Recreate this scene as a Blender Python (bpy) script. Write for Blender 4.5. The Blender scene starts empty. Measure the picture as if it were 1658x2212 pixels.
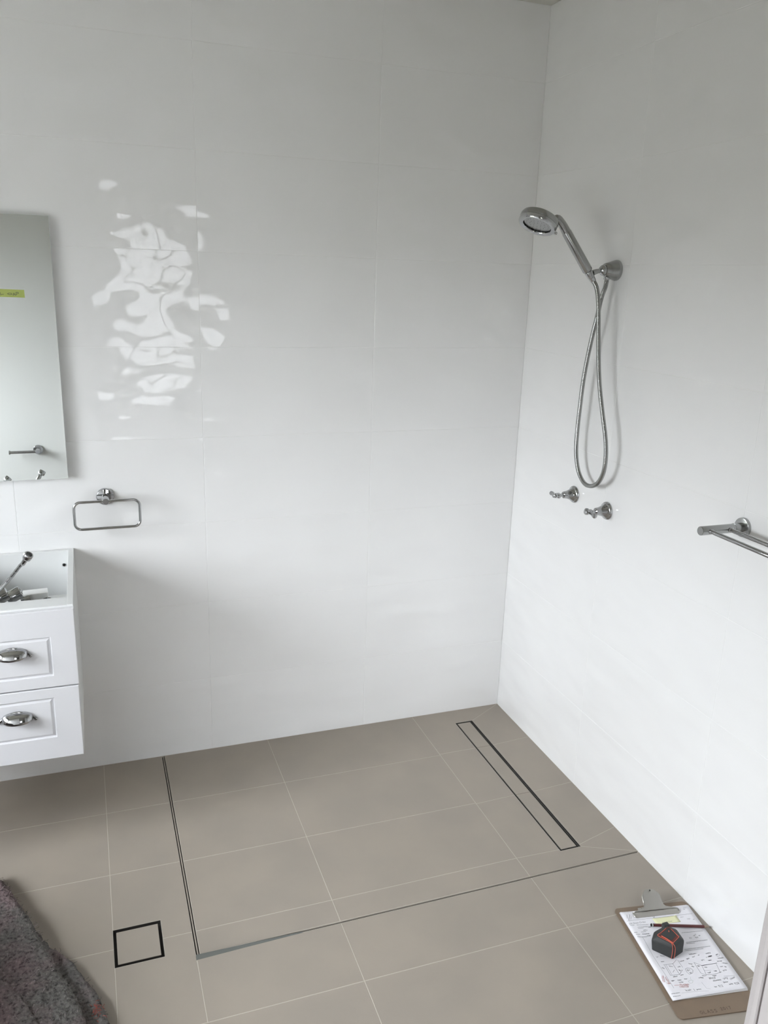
import bpy, bmesh, math, random
from mathutils import Vector, Matrix, noise
C = bpy.context.scene
COL = C.collection
R = math.radians
# ---------------------------------------------------------------- camera
cam_d = bpy.data.cameras.new('camera'); cam = bpy.data.objects.new('camera', cam_d); COL.objects.link(cam)
cam.location = (-1.5649, -2.7962, 1.7427)
cam.rotation_euler = (1.2905, -0.0318, -0.3418)
cam_d.sensor_fit = 'VERTICAL'; cam_d.sensor_height = 36.0; cam_d.sensor_width = 27.0
cam_d.lens = 1786.162 / 2212 * 36.0
cam_d.clip_start = 0.02
C.camera = cam
C.view_settings.view_transform = 'Standard'; C.view_settings.look = 'None'
C.view_settings.gamma = 1.0; C.view_settings.use_curve_mapping = False
C.view_settings.exposure = 3.09
C.cycles.max_bounces = 14; C.cycles.diffuse_bounces = 8; C.cycles.glossy_bounces = 6
C.cycles.caustics_reflective = False; C.cycles.caustics_refractive = False
C.cycles.sample_clamp_indirect = 4.0
# ---------------------------------------------------------------- world: overcast sky over pale ground
SKY = 5.0
w = bpy.data.worlds.new('overcast_sky'); C.world = w; w.use_nodes = True
nt = w.node_tree; bg = nt.nodes['Background']
tc = nt.nodes.new('ShaderNodeTexCoord'); sx = nt.nodes.new('ShaderNodeSeparateXYZ')
mr = nt.nodes.new('ShaderNodeMapRange'); mr.inputs['From Min'].default_value = -1; mr.inputs['From Max'].default_value = 1
cr = nt.nodes.new('ShaderNodeValToRGB'); e = cr.color_ramp.elements
e[0].position = 0.0; e[0].color = (.045, .045, .038, 1)
e[1].position = 1.0; e[1].color = (1.45, 1.5, 1.62, 1)
for p, c in ((.44, (.06, .06, .05, 1)), (.495, (.12, .12, .11, 1)), (.53, (.55, .565, .60, 1)), (.68, (.95, .98, 1.05, 1))):
    n = e.new(p); n.color = c
nt.links.new(tc.outputs['Generated'], sx.inputs[0]); nt.links.new(sx.outputs['Z'], mr.inputs['Value'])
nt.links.new(mr.outputs[0], cr.inputs[0]); nt.links.new(cr.outputs[0], bg.inputs['Color'])
bg.inputs['Strength'].default_value = SKY
def portal(name, loc, rot, sx_, sy_):
    d = bpy.data.lights.new(name, 'AREA'); d.shape = 'RECTANGLE'; d.size = sx_; d.size_y = sy_
    d.cycles.is_portal = True
    o = bpy.data.objects.new(name, d); o.location = loc; o.rotation_euler = rot; COL.objects.link(o)
# daylight comes in through the window in the left wall and the window of the room beyond the doorway
WY0, WY1, WZ0, WZ1 = -2.08, -0.72, 0.95, 2.02          # left wall window opening
BX0, BX1, BZ0, BZ1 = -1.25, -0.42, 0.55, 2.20          # far room window opening
LX, FY, CZ, BY = -3.40, -2.20, 2.632, -6.0
portal('daylight_portal', (LX - .14, (WY0 + WY1) / 2, (WZ0 + WZ1) / 2), (0, -math.pi / 2, 0), WZ1 - WZ0, WY1 - WY0)
DX_0, DX_1, DZ_0, DZ_1 = -3.00, -1.80, 0.55, 2.05       # unseen far room window, added to brighten the back and right walls
portal('daylight_portal', ((DX_0 + DX_1) / 2, BY - .13, (DZ_0 + DZ_1) / 2), (math.pi / 2, 0, 0), DX_1 - DX_0, DZ_1 - DZ_0)
portal('daylight_portal', ((BX0 + BX1) / 2, BY - .13, (BZ0 + BZ1) / 2), (math.pi / 2, 0, 0), BX1 - BX0, BZ1 - BZ0)

# ---------------------------------------------------------------- materials
def mat(name, col, rough=.5, metal=0.0, spec=.5, bump=None, vary=None, coat=0.0):
    m = bpy.data.materials.new(name); m.use_nodes = True
    t = m.node_tree; b = t.nodes['Principled BSDF']
    b.inputs['Base Color'].default_value = (*col, 1); b.inputs['Roughness'].default_value = rough
    b.inputs['Metallic'].default_value = metal; b.inputs['Specular IOR Level'].default_value = spec
    b.inputs['Coat Weight'].default_value = coat
    if vary or bump:
        tx = t.nodes.new('ShaderNodeTexCoord')
    if vary:                                            # (scale, second colour, amount)
        nz = t.nodes.new('ShaderNodeTexNoise'); nz.inputs['Scale'].default_value = vary[0]; nz.inputs['Detail'].default_value = 4
        mx = t.nodes.new('ShaderNodeMix'); mx.data_type = 'RGBA'
        mx.inputs['A'].default_value = (*col, 1); mx.inputs['B'].default_value = (*vary[1], 1)
        rp = t.nodes.new('ShaderNodeMapRange'); rp.inputs['From Min'].default_value = .35; rp.inputs['From Max'].default_value = .65
        rp.inputs['To Max'].default_value = vary[2]
        t.links.new(tx.outputs['Object'], nz.inputs['Vector']); t.links.new(nz.outputs[0], rp.inputs['Value'])
        t.links.new(rp.outputs[0], mx.inputs['Factor']); t.links.new(mx.outputs['Result'], b.inputs['Base Color'])
    if bump:                                            # (scale, strength, distance)
        nb = t.nodes.new('ShaderNodeTexNoise'); nb.inputs['Scale'].default_value = bump[0]; nb.inputs['Detail'].default_value = 3
        bp = t.nodes.new('ShaderNodeBump'); bp.inputs['Strength'].default_value = bump[1]; bp.inputs['Distance'].default_value = bump[2]
        t.links.new(tx.outputs['Object'], nb.inputs['Vector']); t.links.new(nb.outputs[0], bp.inputs['Height'])
        t.links.new(bp.outputs[0], b.inputs['Normal'])
    return m

def wall_tile_mat(name, axis):
    """glossy white ceramic, its glaze gently rippled mostly across the tile"""
    m = mat(name, (.80, .80, .80), .02, spec=.5)
    t = m.node_tree; b = t.nodes['Principled BSDF']
    tx = t.nodes.new('ShaderNodeTexCoord'); oi = t.nodes.new('ShaderNodeObjectInfo')
    mp = t.nodes.new('ShaderNodeMapping'); ad = t.nodes.new('ShaderNodeVectorMath'); ad.operation = 'ADD'
    sc = t.nodes.new('ShaderNodeVectorMath'); sc.operation = 'SCALE'; sc.inputs[0].default_value = (7.3, 5.1, 9.7)
    t.links.new(oi.outputs['Random'], sc.inputs['Scale'])
    mp.inputs['Scale'].default_value = (5.5, 5.5, 13.0)
    t.links.new(tx.outputs['Object'], mp.inputs['Vector']); t.links.new(mp.outputs[0], ad.inputs[0]); t.links.new(sc.outputs[0], ad.inputs[1])
    nz = t.nodes.new('ShaderNodeTexNoise'); nz.inputs['Scale'].default_value = 1.0; nz.inputs['Detail'].default_value = 1.0
    nz.inputs['Roughness'].default_value = .35
    t.links.new(ad.outputs[0], nz.inputs['Vector'])
    bp = t.nodes.new('ShaderNodeBump'); bp.inputs['Strength'].default_value = 1.0; bp.inputs['Distance'].default_value = .0085
    t.links.new(nz.outputs[0], bp.inputs['Height']); t.links.new(bp.outputs[0], b.inputs['Normal'])
    return m

def felt_mat():
    m = mat('grey_mauve_felt', (.19, .15, .15), .95, spec=.1)
    t = m.node_tree; b = t.nodes['Principled BSDF']; tx = t.nodes.new('ShaderNodeTexCoord')
    def nz(scale, detail):
        n = t.nodes.new('ShaderNodeTexNoise'); n.inputs['Scale'].default_value = scale; n.inputs['Detail'].default_value = detail
        t.links.new(tx.outputs['Object'], n.inputs['Vector']); return n
    def ramp(src, stops):
        r = t.nodes.new('ShaderNodeValToRGB'); e = r.color_ramp.elements
        e[0].position, e[0].color = stops[0][0], (*stops[0][1], 1); e[1].position, e[1].color = stops[-1][0], (*stops[-1][1], 1)
        for p, c in stops[1:-1]: e.new(p).color = (*c, 1)
        t.links.new(src.outputs[0], r.inputs[0]); return r
    patch = ramp(nz(9, 3), [(.40, (.158, .150, .142)), (.60, (.205, .158, .160))])
    speck = ramp(nz(120, 6), [(.33, (.40, .40, .40)), (.46, (.88, .88, .88)), (.60, (1.0, 1.0, 1.0)), (.74, (1.5, 1.45, 1.45))])
    mx = t.nodes.new('ShaderNodeMix'); mx.data_type = 'RGBA'; mx.blend_type = 'MULTIPLY'; mx.inputs['Factor'].default_value = 1
    t.links.new(patch.outputs[0], mx.inputs['A']); t.links.new(speck.outputs[0], mx.inputs['B']); t.links.new(mx.outputs['Result'], b.inputs['Base Color'])
    bp = t.nodes.new('ShaderNodeBump'); bp.inputs['Strength'].default_value = 1; bp.inputs['Distance'].default_value = .012
    t.links.new(nz(80, 4).outputs[0], bp.inputs['Height']); t.links.new(bp.outputs[0], b.inputs['Normal'])
    return m
M = {}
M['wall_tile'] = wall_tile_mat('rippled_white_tile', 0)
M['grout_white'] = mat('white_grout', (.80, .80, .795), .7)
M['paint'] = mat('white_paint', (.64, .64, .63), .6)
M['ceiling'] = mat('ceiling_paint', (.62, .61, .56), .8)
M['trim'] = mat('shaded_trim_paint', (.46, .43, .425), .4, bump=(60, .1, .002))  # white trim, its colour darkened for the shade of the photographer's body
M['floor_tile'] = mat('taupe_porcelain', (.335, .293, .247), .42, spec=.4, vary=(5, (.30, .265, .228), .8), bump=(220, .12, .001))
M['grout_floor'] = mat('beige_grout', (.475, .43, .375), .85)
M['dark_gap'] = mat('dark_channel', (.035, .031, .027), .7)
M['steel'] = mat('brushed_steel', (.50, .49, .47), .3, metal=1)
M['dark_steel'] = mat('dark_drain_steel', (.12, .115, .105), .5, metal=.6)  # channel drain steel in an even dark tone
M['chrome'] = mat('chrome', (.47, .475, .48), .05, metal=1)
M['hose_metal'] = mat('hose_steel', (.34, .345, .34), .14, metal=1)
M['chrome_soft'] = mat('satin_chrome', (.40, .405, .40), .2, metal=1)
M['mirror'] = mat('mirror_silver', (.80, .83, .81), .0, metal=1)
M['mirror_edge'] = mat('glass_edge', (.82, .86, .84), .15)
M['board_white'] = mat('white_melamine', (.72, .73, .725), .35)
M['satin_white'] = mat('white_satin_lacquer', (.68, .68, .70), .3)
M['plastic_white'] = mat('white_plastic', (.80, .81, .80), .4)
M['rubber_dark'] = mat('dark_rubber', (.02, .02, .02), .7)
M['nozzle'] = mat('grey_rubber', (.16, .16, .155), .6)
M['tape'] = mat('lime_masking_tape', (.38, .44, .12), .7, bump=(300, .3, .001))
M['ink'] = mat('black_ink', (.05, .05, .06), .7)
M['ink_soft'] = mat('grey_print', (.22, .22, .24), .7)
M['ink_red'] = mat('red_ink', (.50, .16, .15), .7)
M['ink_green'] = mat('pale_green_ink', (.45, .55, .48), .7)
M['ink_brown'] = mat('brown_marker', (.07, .04, .025), .7)
M['paper'] = mat('white_paper', (.80, .79, .83), .75)
M['paper_low'] = mat('paper_edges', (.62, .60, .60), .8)
M['sticky'] = mat('pale_yellow_paper', (.77, .77, .50), .75)
M['hardboard'] = mat('brown_hardboard', (.215, .155, .105), .55, vary=(14, (.185, .135, .095), .8))
M['hardboard_edge'] = mat('hardboard_edge', (.10, .075, .055), .8)
M['clip_metal'] = mat('dull_nickel', (.40, .385, .355), .38, metal=.85)
M['pencil'] = mat('dark_red_paint', (.10, .025, .025), .35)
M['wood'] = mat('pencil_wood', (.30, .23, .17), .7)
M['case'] = mat('black_rubber_case', (.030, .032, .032), .6, bump=(400, .25, .001))
M['case_red'] = mat('dark_red_plastic', (.10, .018, .012), .5)
M['orange'] = mat('orange_plastic', (.62, .12, .07), .45)
M['felt'] = felt_mat()
M['fibre'] = mat('pale_felt_fibre', (.36, .31, .31), .9, spec=.1)
M['carpet'] = mat('beige_carpet', (.22, .20, .18), .95)
M['far_paint'] = mat('far_room_paint', (.42, .42, .40), .7)
def glass_mat(name='window_glass', tint=.97):
    m = bpy.data.materials.new(name); m.use_nodes = True; t = m.node_tree; t.nodes.clear()
    o = t.nodes.new('ShaderNodeOutputMaterial'); mx = t.nodes.new('ShaderNodeMixShader'); tr = t.nodes.new('ShaderNodeBsdfTransparent')
    gl = t.nodes.new('ShaderNodeBsdfGlossy'); gl.inputs['Roughness'].default_value = .02; mx.inputs[0].default_value = .06
    tr.inputs['Color'].default_value = (tint, tint * 1.01, tint, 1)
    t.links.new(tr.outputs[0], mx.inputs[1]); t.links.new(gl.outputs[0], mx.inputs[2]); t.links.new(mx.outputs[0], o.inputs['Surface'])
    return m
M['glass'] = glass_mat()

def frosted_mat():
    m = bpy.data.materials.new('frosted_glass'); m.use_nodes = True; t = m.node_tree; t.nodes.clear()
    o = t.nodes.new('ShaderNodeOutputMaterial'); mx = t.nodes.new('ShaderNodeMixShader'); tr = t.nodes.new('ShaderNodeBsdfTranslucent')
    gl = t.nodes.new('ShaderNodeBsdfGlossy'); gl.inputs['Roughness'].default_value = .2; mx.inputs[0].default_value = .05
    tr.inputs['Color'].default_value = (.215, .215, .215, 1)
    t.links.new(tr.outputs[0], mx.inputs[1]); t.links.new(gl.outputs[0], mx.inputs[2]); t.links.new(mx.outputs[0], o.inputs['Surface'])
    return m
M['glass_frosted'] = frosted_mat()

# ---------------------------------------------------------------- mesh helpers
def finish(name, bm, m, parent=None, sharp=35, kind=None):
    bmesh.ops.recalc_face_normals(bm, faces=bm.faces)
    for f in bm.faces: f.smooth = True
    for ed in bm.edges:
        if len(ed.link_faces) == 2 and ed.calc_face_angle(0) > R(sharp): ed.smooth = False
    me = bpy.data.meshes.new(name); bm.to_mesh(me); bm.free()
    return link(name, me, m, parent, kind)
def link(name, me, m, parent=None, kind=None):
    if m and not me.materials: me.materials.append(m)
    o = bpy.data.objects.new(name, me); COL.objects.link(o)
    if parent: o.parent = parent
    if kind: o['kind'] = kind
    return o
def thing(name, label, cat, loc=(0, 0, 0), rz=0, group=None):
    o = bpy.data.objects.new(name, None); COL.objects.link(o); o.empty_display_size = .05
    o.location = loc; o.rotation_euler = (0, 0, rz); return tag(o, label, cat, group)
def tag(o, label, cat, group=None):
    o['label'] = label; o['category'] = cat
    if group: o['group'] = group
    return o
def struct(o): o['kind'] = 'structure'; return o
def B(): return bmesh.new()
def box(bm, x0, x1, y0, y1, z0, z1, bev=0, seg=1, mtx=None):
    vs = [bm.verts.new(((x1 if i & 1 else x0), (y1 if i & 2 else y0), (z1 if i & 4 else z0))) for i in range(8)]
    fs = [bm.faces.new([vs[i] for i in q]) for q in ((0, 2, 3, 1), (4, 5, 7, 6), (0, 1, 5, 4), (2, 6, 7, 3), (0, 4, 6, 2), (1, 3, 7, 5))]
    if bev:
        es = set(ed for f in fs for ed in f.edges)
        r = bmesh.ops.bevel(bm, geom=list(es), offset=bev, segments=seg, affect='EDGES', profile=.5, clamp_overlap=True)
    if mtx:
        done = set()
        for f in (r['faces'] if bev else fs):
            for v in f.verts: done.add(v)
        for f in fs:
            if f.is_valid:
                for v in f.verts: done.add(v)
        for v in done: v.co = mtx @ v.co
    return bm
def basis(d):
    d = Vector(d).normalized(); a = Vector((0, 0, 1)) if abs(d.z) < .9 else Vector((1, 0, 0))
    u = d.cross(a).normalized(); return d, u, u.cross(d).normalized()
def lathe(bm, origin, axis, prof, n=28, cap=True):
    """prof: (distance along the axis, radius)"""
    d, u, v = basis(axis); o = Vector(origin); rings = []
    for t, r in prof:
        if r < 1e-6: rings.append([bm.verts.new(o + d * t)])
        else: rings.append([bm.verts.new(o + d * t + (u * math.cos(2 * math.pi * k / n) + v * math.sin(2 * math.pi * k / n)) * r) for k in range(n)])
    for a, b in zip(rings, rings[1:]):
        for k in range(n):
            q = [a[k % len(a)], a[(k + 1) % len(a)], b[(k + 1) % len(b)], b[k % len(b)]]
            q2 = []
            for x in q:
                if x not in q2: q2.append(x)
            if len(q2) > 2: bm.faces.new(q2)
    if cap:
        for rg in (rings[0], rings[-1]):
            if len(rg) > 2: bm.faces.new(rg)
    return bm
def smooth_path(pts, step):
    P = [Vector(p) for p in pts]; P = [P[0] * 2 - P[1]] + P + [P[-1] * 2 - P[-2]]; out = []
    for i in range(1, len(P) - 2):
        a, b, c, d = P[i - 1:i + 3]; n = max(1, round((c - b).length / step))
        for k in range(n):
            t = k / n
            out.append(.5 * ((2 * b) + (c - a) * t + (2 * a - 5 * b + 4 * c - d) * t * t + (3 * b - a - 3 * c + d) * t ** 3))
    out.append(P[-2]); return out
def tube(bm, pts, r, n=10, closed=False):
    """sweep a circle; r may be a function of the running index"""
    P = [Vector(p) for p in pts]; N = len(P); rings = []; u = None
    for i in range(N):
        d = (P[(i + 1) % N] - P[i - 1]) if closed or 0 < i < N - 1 else (P[1] - P[0] if i == 0 else P[-1] - P[-2])
        d.normalize()
        if u is None: _, u, _ = basis(d)
        u = (u - d * u.dot(d)).normalized(); v = d.cross(u)
        rr = r(i) if callable(r) else r
        rings.append([bm.verts.new(P[i] + (u * math.cos(2 * math.pi * k / n) + v * math.sin(2 * math.pi * k / n)) * rr) for k in range(n)])
    for i in range(N if closed else N - 1):
        a, b = rings[i], rings[(i + 1) % N]
        for k in range(n): bm.faces.new((a[k], a[(k + 1) % n], b[(k + 1) % n], b[k]))
    if not closed:
        bm.faces.new(rings[0]); bm.faces.new(rings[-1])
    return bm
def inset_poly(P, g):
    n = len(P); A = sum(P[i][0] * P[(i + 1) % n][1] - P[(i + 1) % n][0] * P[i][1] for i in range(n))
    if A < 0: P = P[::-1]
    L = []
    for i in range(n):
        (x0, y0), (x1, y1) = P[i], P[(i + 1) % n]; l = math.hypot(x1 - x0, y1 - y0); nx, ny = -(y1 - y0) / l, (x1 - x0) / l
        gg = g(P[i], P[(i + 1) % n]) if callable(g) else g
        L.append((x0 + nx * gg, y0 + ny * gg, (x1 - x0) / l, (y1 - y0) / l))
    out = []
    for i in range(n):
        a, b = L[i - 1], L[i]; det = a[2] * b[3] - a[3] * b[2]
        if abs(det) < 1e-6: out.append((b[0], b[1])); continue
        t = ((b[0] - a[0]) * b[3] - (b[1] - a[1]) * b[2]) / det; out.append((a[0] + a[2] * t, a[1] + a[3] * t))
    return out
def slab(bm, P, z0, z1, ch=0.0, f=lambda x, y, z: (x, y, z)):
    """prism over polygon P from z0 up to z1 with a small chamfer at the top"""
    rings = [(P, z0), (P, z1 - ch)] + ([(inset_poly(P, ch), z1)] if ch else [])
    if not ch: rings[1] = (P, z1)
    if ch:
        P0 = inset_poly(P, 0); rings = [(P0, z0), (P0, z1 - ch), (inset_poly(P0, ch), z1)]
    V = [[bm.verts.new(f(x, y, z)) for x, y in Q] for Q, z in rings]; n = len(P)
    for a, b in zip(V, V[1:]):
        for k in range(n): bm.faces.new((a[k], a[(k + 1) % n], b[(k + 1) % n], b[k]))
    bm.faces.new(V[0]); bm.faces.new(V[-1]); return bm
def boxes_with_holes(bm, xs, ys, holes, z0, z1, f):
    for xa, xb in zip(xs, xs[1:]):
        for ya, yb in zip(ys, ys[1:]):
            cx, cy = (xa + xb) / 2, (ya + yb) / 2
            if any(h[0] < cx < h[1] and h[2] < cy < h[3] for h in holes): continue
            p = [f(x, y, z) for z in (z0, z1) for x, y in ((xa, ya), (xb, ya), (xb, yb), (xa, yb))]
            v = [bm.verts.new(q) for q in p]
            for q in ((0, 1, 2, 3), (4, 5, 6, 7), (0, 1, 5, 4), (1, 2, 6, 5), (2, 3, 7, 6), (3, 0, 4, 7)): bm.faces.new([v[i] for i in q])
    return bm
def ribbon(bm, pts, w, f):
    """flat pen line: quads of width w through pts (2-D), placed by f(x, y)"""
    for i in range(len(pts) - 1):
        (x0, y0), (x1, y1) = pts[i], pts[i + 1]; l = math.hypot(x1 - x0, y1 - y0)
        if l < 1e-6: continue
        ex, ey = (x1 - x0) / l * w * .35, (y1 - y0) / l * w * .35; nx, ny = -(y1 - y0) / l * w / 2, (x1 - x0) / l * w / 2
        bm.faces.new([bm.verts.new(f(*p)) for p in ((x0 - ex + nx, y0 - ey + ny), (x1 + ex + nx, y1 + ey + ny), (x1 + ex - nx, y1 + ey - ny), (x0 - ex - nx, y0 - ey - ny))])
GLYPH = {  # pen letters in a unit box, y down
    'G': [[(.9, .15), (.5, 0), (.1, .3), (.1, .75), (.45, 1), (.9, .8), (.9, .55), (.55, .55)]], 'L': [[(.15, 0), (.1, .95), (.8, .95)]],
    'A': [[(.05, 1), (.45, 0), (.9, 1)], [(.2, .62), (.75, .62)]], 'S': [[(.85, .1), (.4, 0), (.15, .25), (.75, .6), (.8, .85), (.45, 1), (.1, .9)]],
    'P': [[(.15, 1), (.15, 0), (.7, .05), (.8, .3), (.6, .5), (.15, .52)]],
    '0': [[(.5, 0), (.15, .3), (.15, .75), (.5, 1), (.85, .7), (.85, .25), (.5, 0)]], '1': [[(.45, 0), (.5, 1)]],
    '2': [[(.1, .2), (.45, 0), (.8, .25), (.15, .95), (.9, .95)]], '7': [[(.1, .05), (.85, .05), (.4, 1)]],
    '9': [[(.8, .25), (.5, 0), (.2, .25), (.5, .5), (.8, .25), (.7, 1)]], '3': [[(.15, .05), (.7, .05), (.45, .42), (.8, .7), (.5, 1), (.1, .9)]],
    '8': [[(.5, .48), (.2, .25), (.5, 0), (.8, .25), (.5, .48), (.15, .75), (.5, 1), (.85, .75), (.5, .48)]]}
def write(bm, text, p0, p1, h, w, f, below=False):
    """pen lettering along p0 -> p1; the baseline runs through those points, y down"""
    n = len(text); dx, dy = (p1[0] - p0[0]) / n, (p1[1] - p0[1]) / n; l = math.hypot(dx, dy); ex, ey = dx / l, dy / l
    for i, ch in enumerate(text):
        for st in GLYPH.get(ch, []):
            ribbon(bm, [(p0[0] + dx * i + ex * x * l * .82 + ey * (1 - y) * h, p0[1] + dy * i + ey * x * l * .82 - ex * (1 - y) * h) for x, y in st], w, f)
HOSE_ = [(-0.08, -0.5387, 1.7465), (-0.078, -0.5525, 1.7223), (-0.075, -0.5636, 1.6845), (-0.073, -0.5718, 1.6298), (-0.071, -0.5813, 1.561), (-0.069, -0.5921, 1.4917), (-0.067, -0.608, 1.4225), (-0.064, -0.6323, 1.3471), (-0.061, -0.6553, 1.2787), (-0.058, -0.6638, 1.2219), (-0.054, -0.6552, 1.1681), (-0.05, -0.6261, 1.1264), (-0.048, -0.5874, 1.1059), (-0.046, -0.5437, 1.1058), (-0.045, -0.5036, 1.1354), (-0.045, -0.48, 1.1899), (-0.045, -0.4734, 1.2587), (-0.046, -0.4767, 1.3438), (-0.047, -0.4825, 1.4275), (-0.047, -0.4933, 1.5027), (-0.046, -0.5074, 1.5764), (-0.044, -0.5197, 1.6342), (-0.04, -0.5262, 1.6907), (-0.034, -0.5333, 1.7257), (-0.03, -0.5308, 1.7478)]
INK_S= [('p', 1.0, [(4.8, 36.5), (204.8, 36.2)]), ('k', 0.7, [(1.5, 16.8), (9.1, 5.4), (11.8, 8.0), (8.8, 12.4), (5.2, 13.6)]), ('k', 0.9, [(14.5, 13.8), (9.9, 27.6)]), ('k', 0.9, [(21.8, 13.7), (22.8, 16.0), (18.4, 23.5), (10.1, 35.1)]), ('k', 0.9, [(23.2, 23.1), (17.6, 33.0)]), ('k', 0.9, [(86.6, 26.6), (86.5, 36.8), (94.2, 27.6)]), ('p', 0.7, [(20.4, 99.2), (20.7, 106.8), (17.7, 164.3), (20.5, 269.8)]), ('k', 0.8, [(30.6, 196.7), (57.8, 196.1), (74.6, 184.9)]), ('k', 0.8, [(33.1, 198.1), (32.2, 231.0), (57.3, 231.9), (57.3, 197.1)]), ('k', 0.6, [(37.7, 197.7), (36.8, 229.5)]), ('k', 0.7, [(76.7, 186.4), (77.4, 211.2)]), ('k', 0.8, [(57.3, 231.9), (66.5, 223.9), (64.2, 215.9)]), ('k', 0.8, [(51.1, 216.2), (43.3, 222.8)]), ('k', 0.7, [(57.8, 196.1), (55.5, 196.9)]), ('k', 0.7, [(81.7, 217.3), (80.4, 228.1), (84.0, 235.2), (94.3, 232.3), (99.8, 224.3), (97.1, 217.3), (88.7, 215.0), (81.7, 217.3)]), ('k', 0.7, [(116.2, 200.4), (132.7, 213.9), (176.5, 211.0)]), ('k', 1.4, [(130.0, 212.9), (176.1, 211.6)]), ('k', 0.7, [(116.2, 200.4), (115.7, 235.3), (126.4, 243.9)]), ('k', 0.7, [(131.3, 216.3), (127.1, 242.7), (147.4, 244.3), (168.5, 241.0), (173.2, 214.5)]), ('k', 0.5, [(128.5, 228.8), (147.5, 230.9)]), ('k', 0.6, [(188.9, 184.9), (196.4, 181.9), (200.2, 185.2), (196.2, 190.0), (190.1, 190.4), (188.9, 184.9)]), ('k', 0.5, [(170.6, 254.0), (200.9, 255.8)]), ('p', 0.4, [(101.8, 262.9), (104.3, 283.0), (113.8, 285.6)]), ('k', 1.0, [(69.6, 279.5), (70.4, 285.3)]), ('p', 0.4, [(32.8, 286.1), (105.6, 290.4)]), ('r', 0.9, [(26.4, 262.2), (38.2, 262.9)]), ('g', 0.6, [(68.6, 255.6), (70.5, 262.2), (77.7, 261.2), (82.6, 254.4), (75.6, 253.4), (68.6, 255.6)]), ('g', 0.6, [(81.2, 243.4), (78.7, 249.5), (78.8, 252.8)])]
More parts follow.
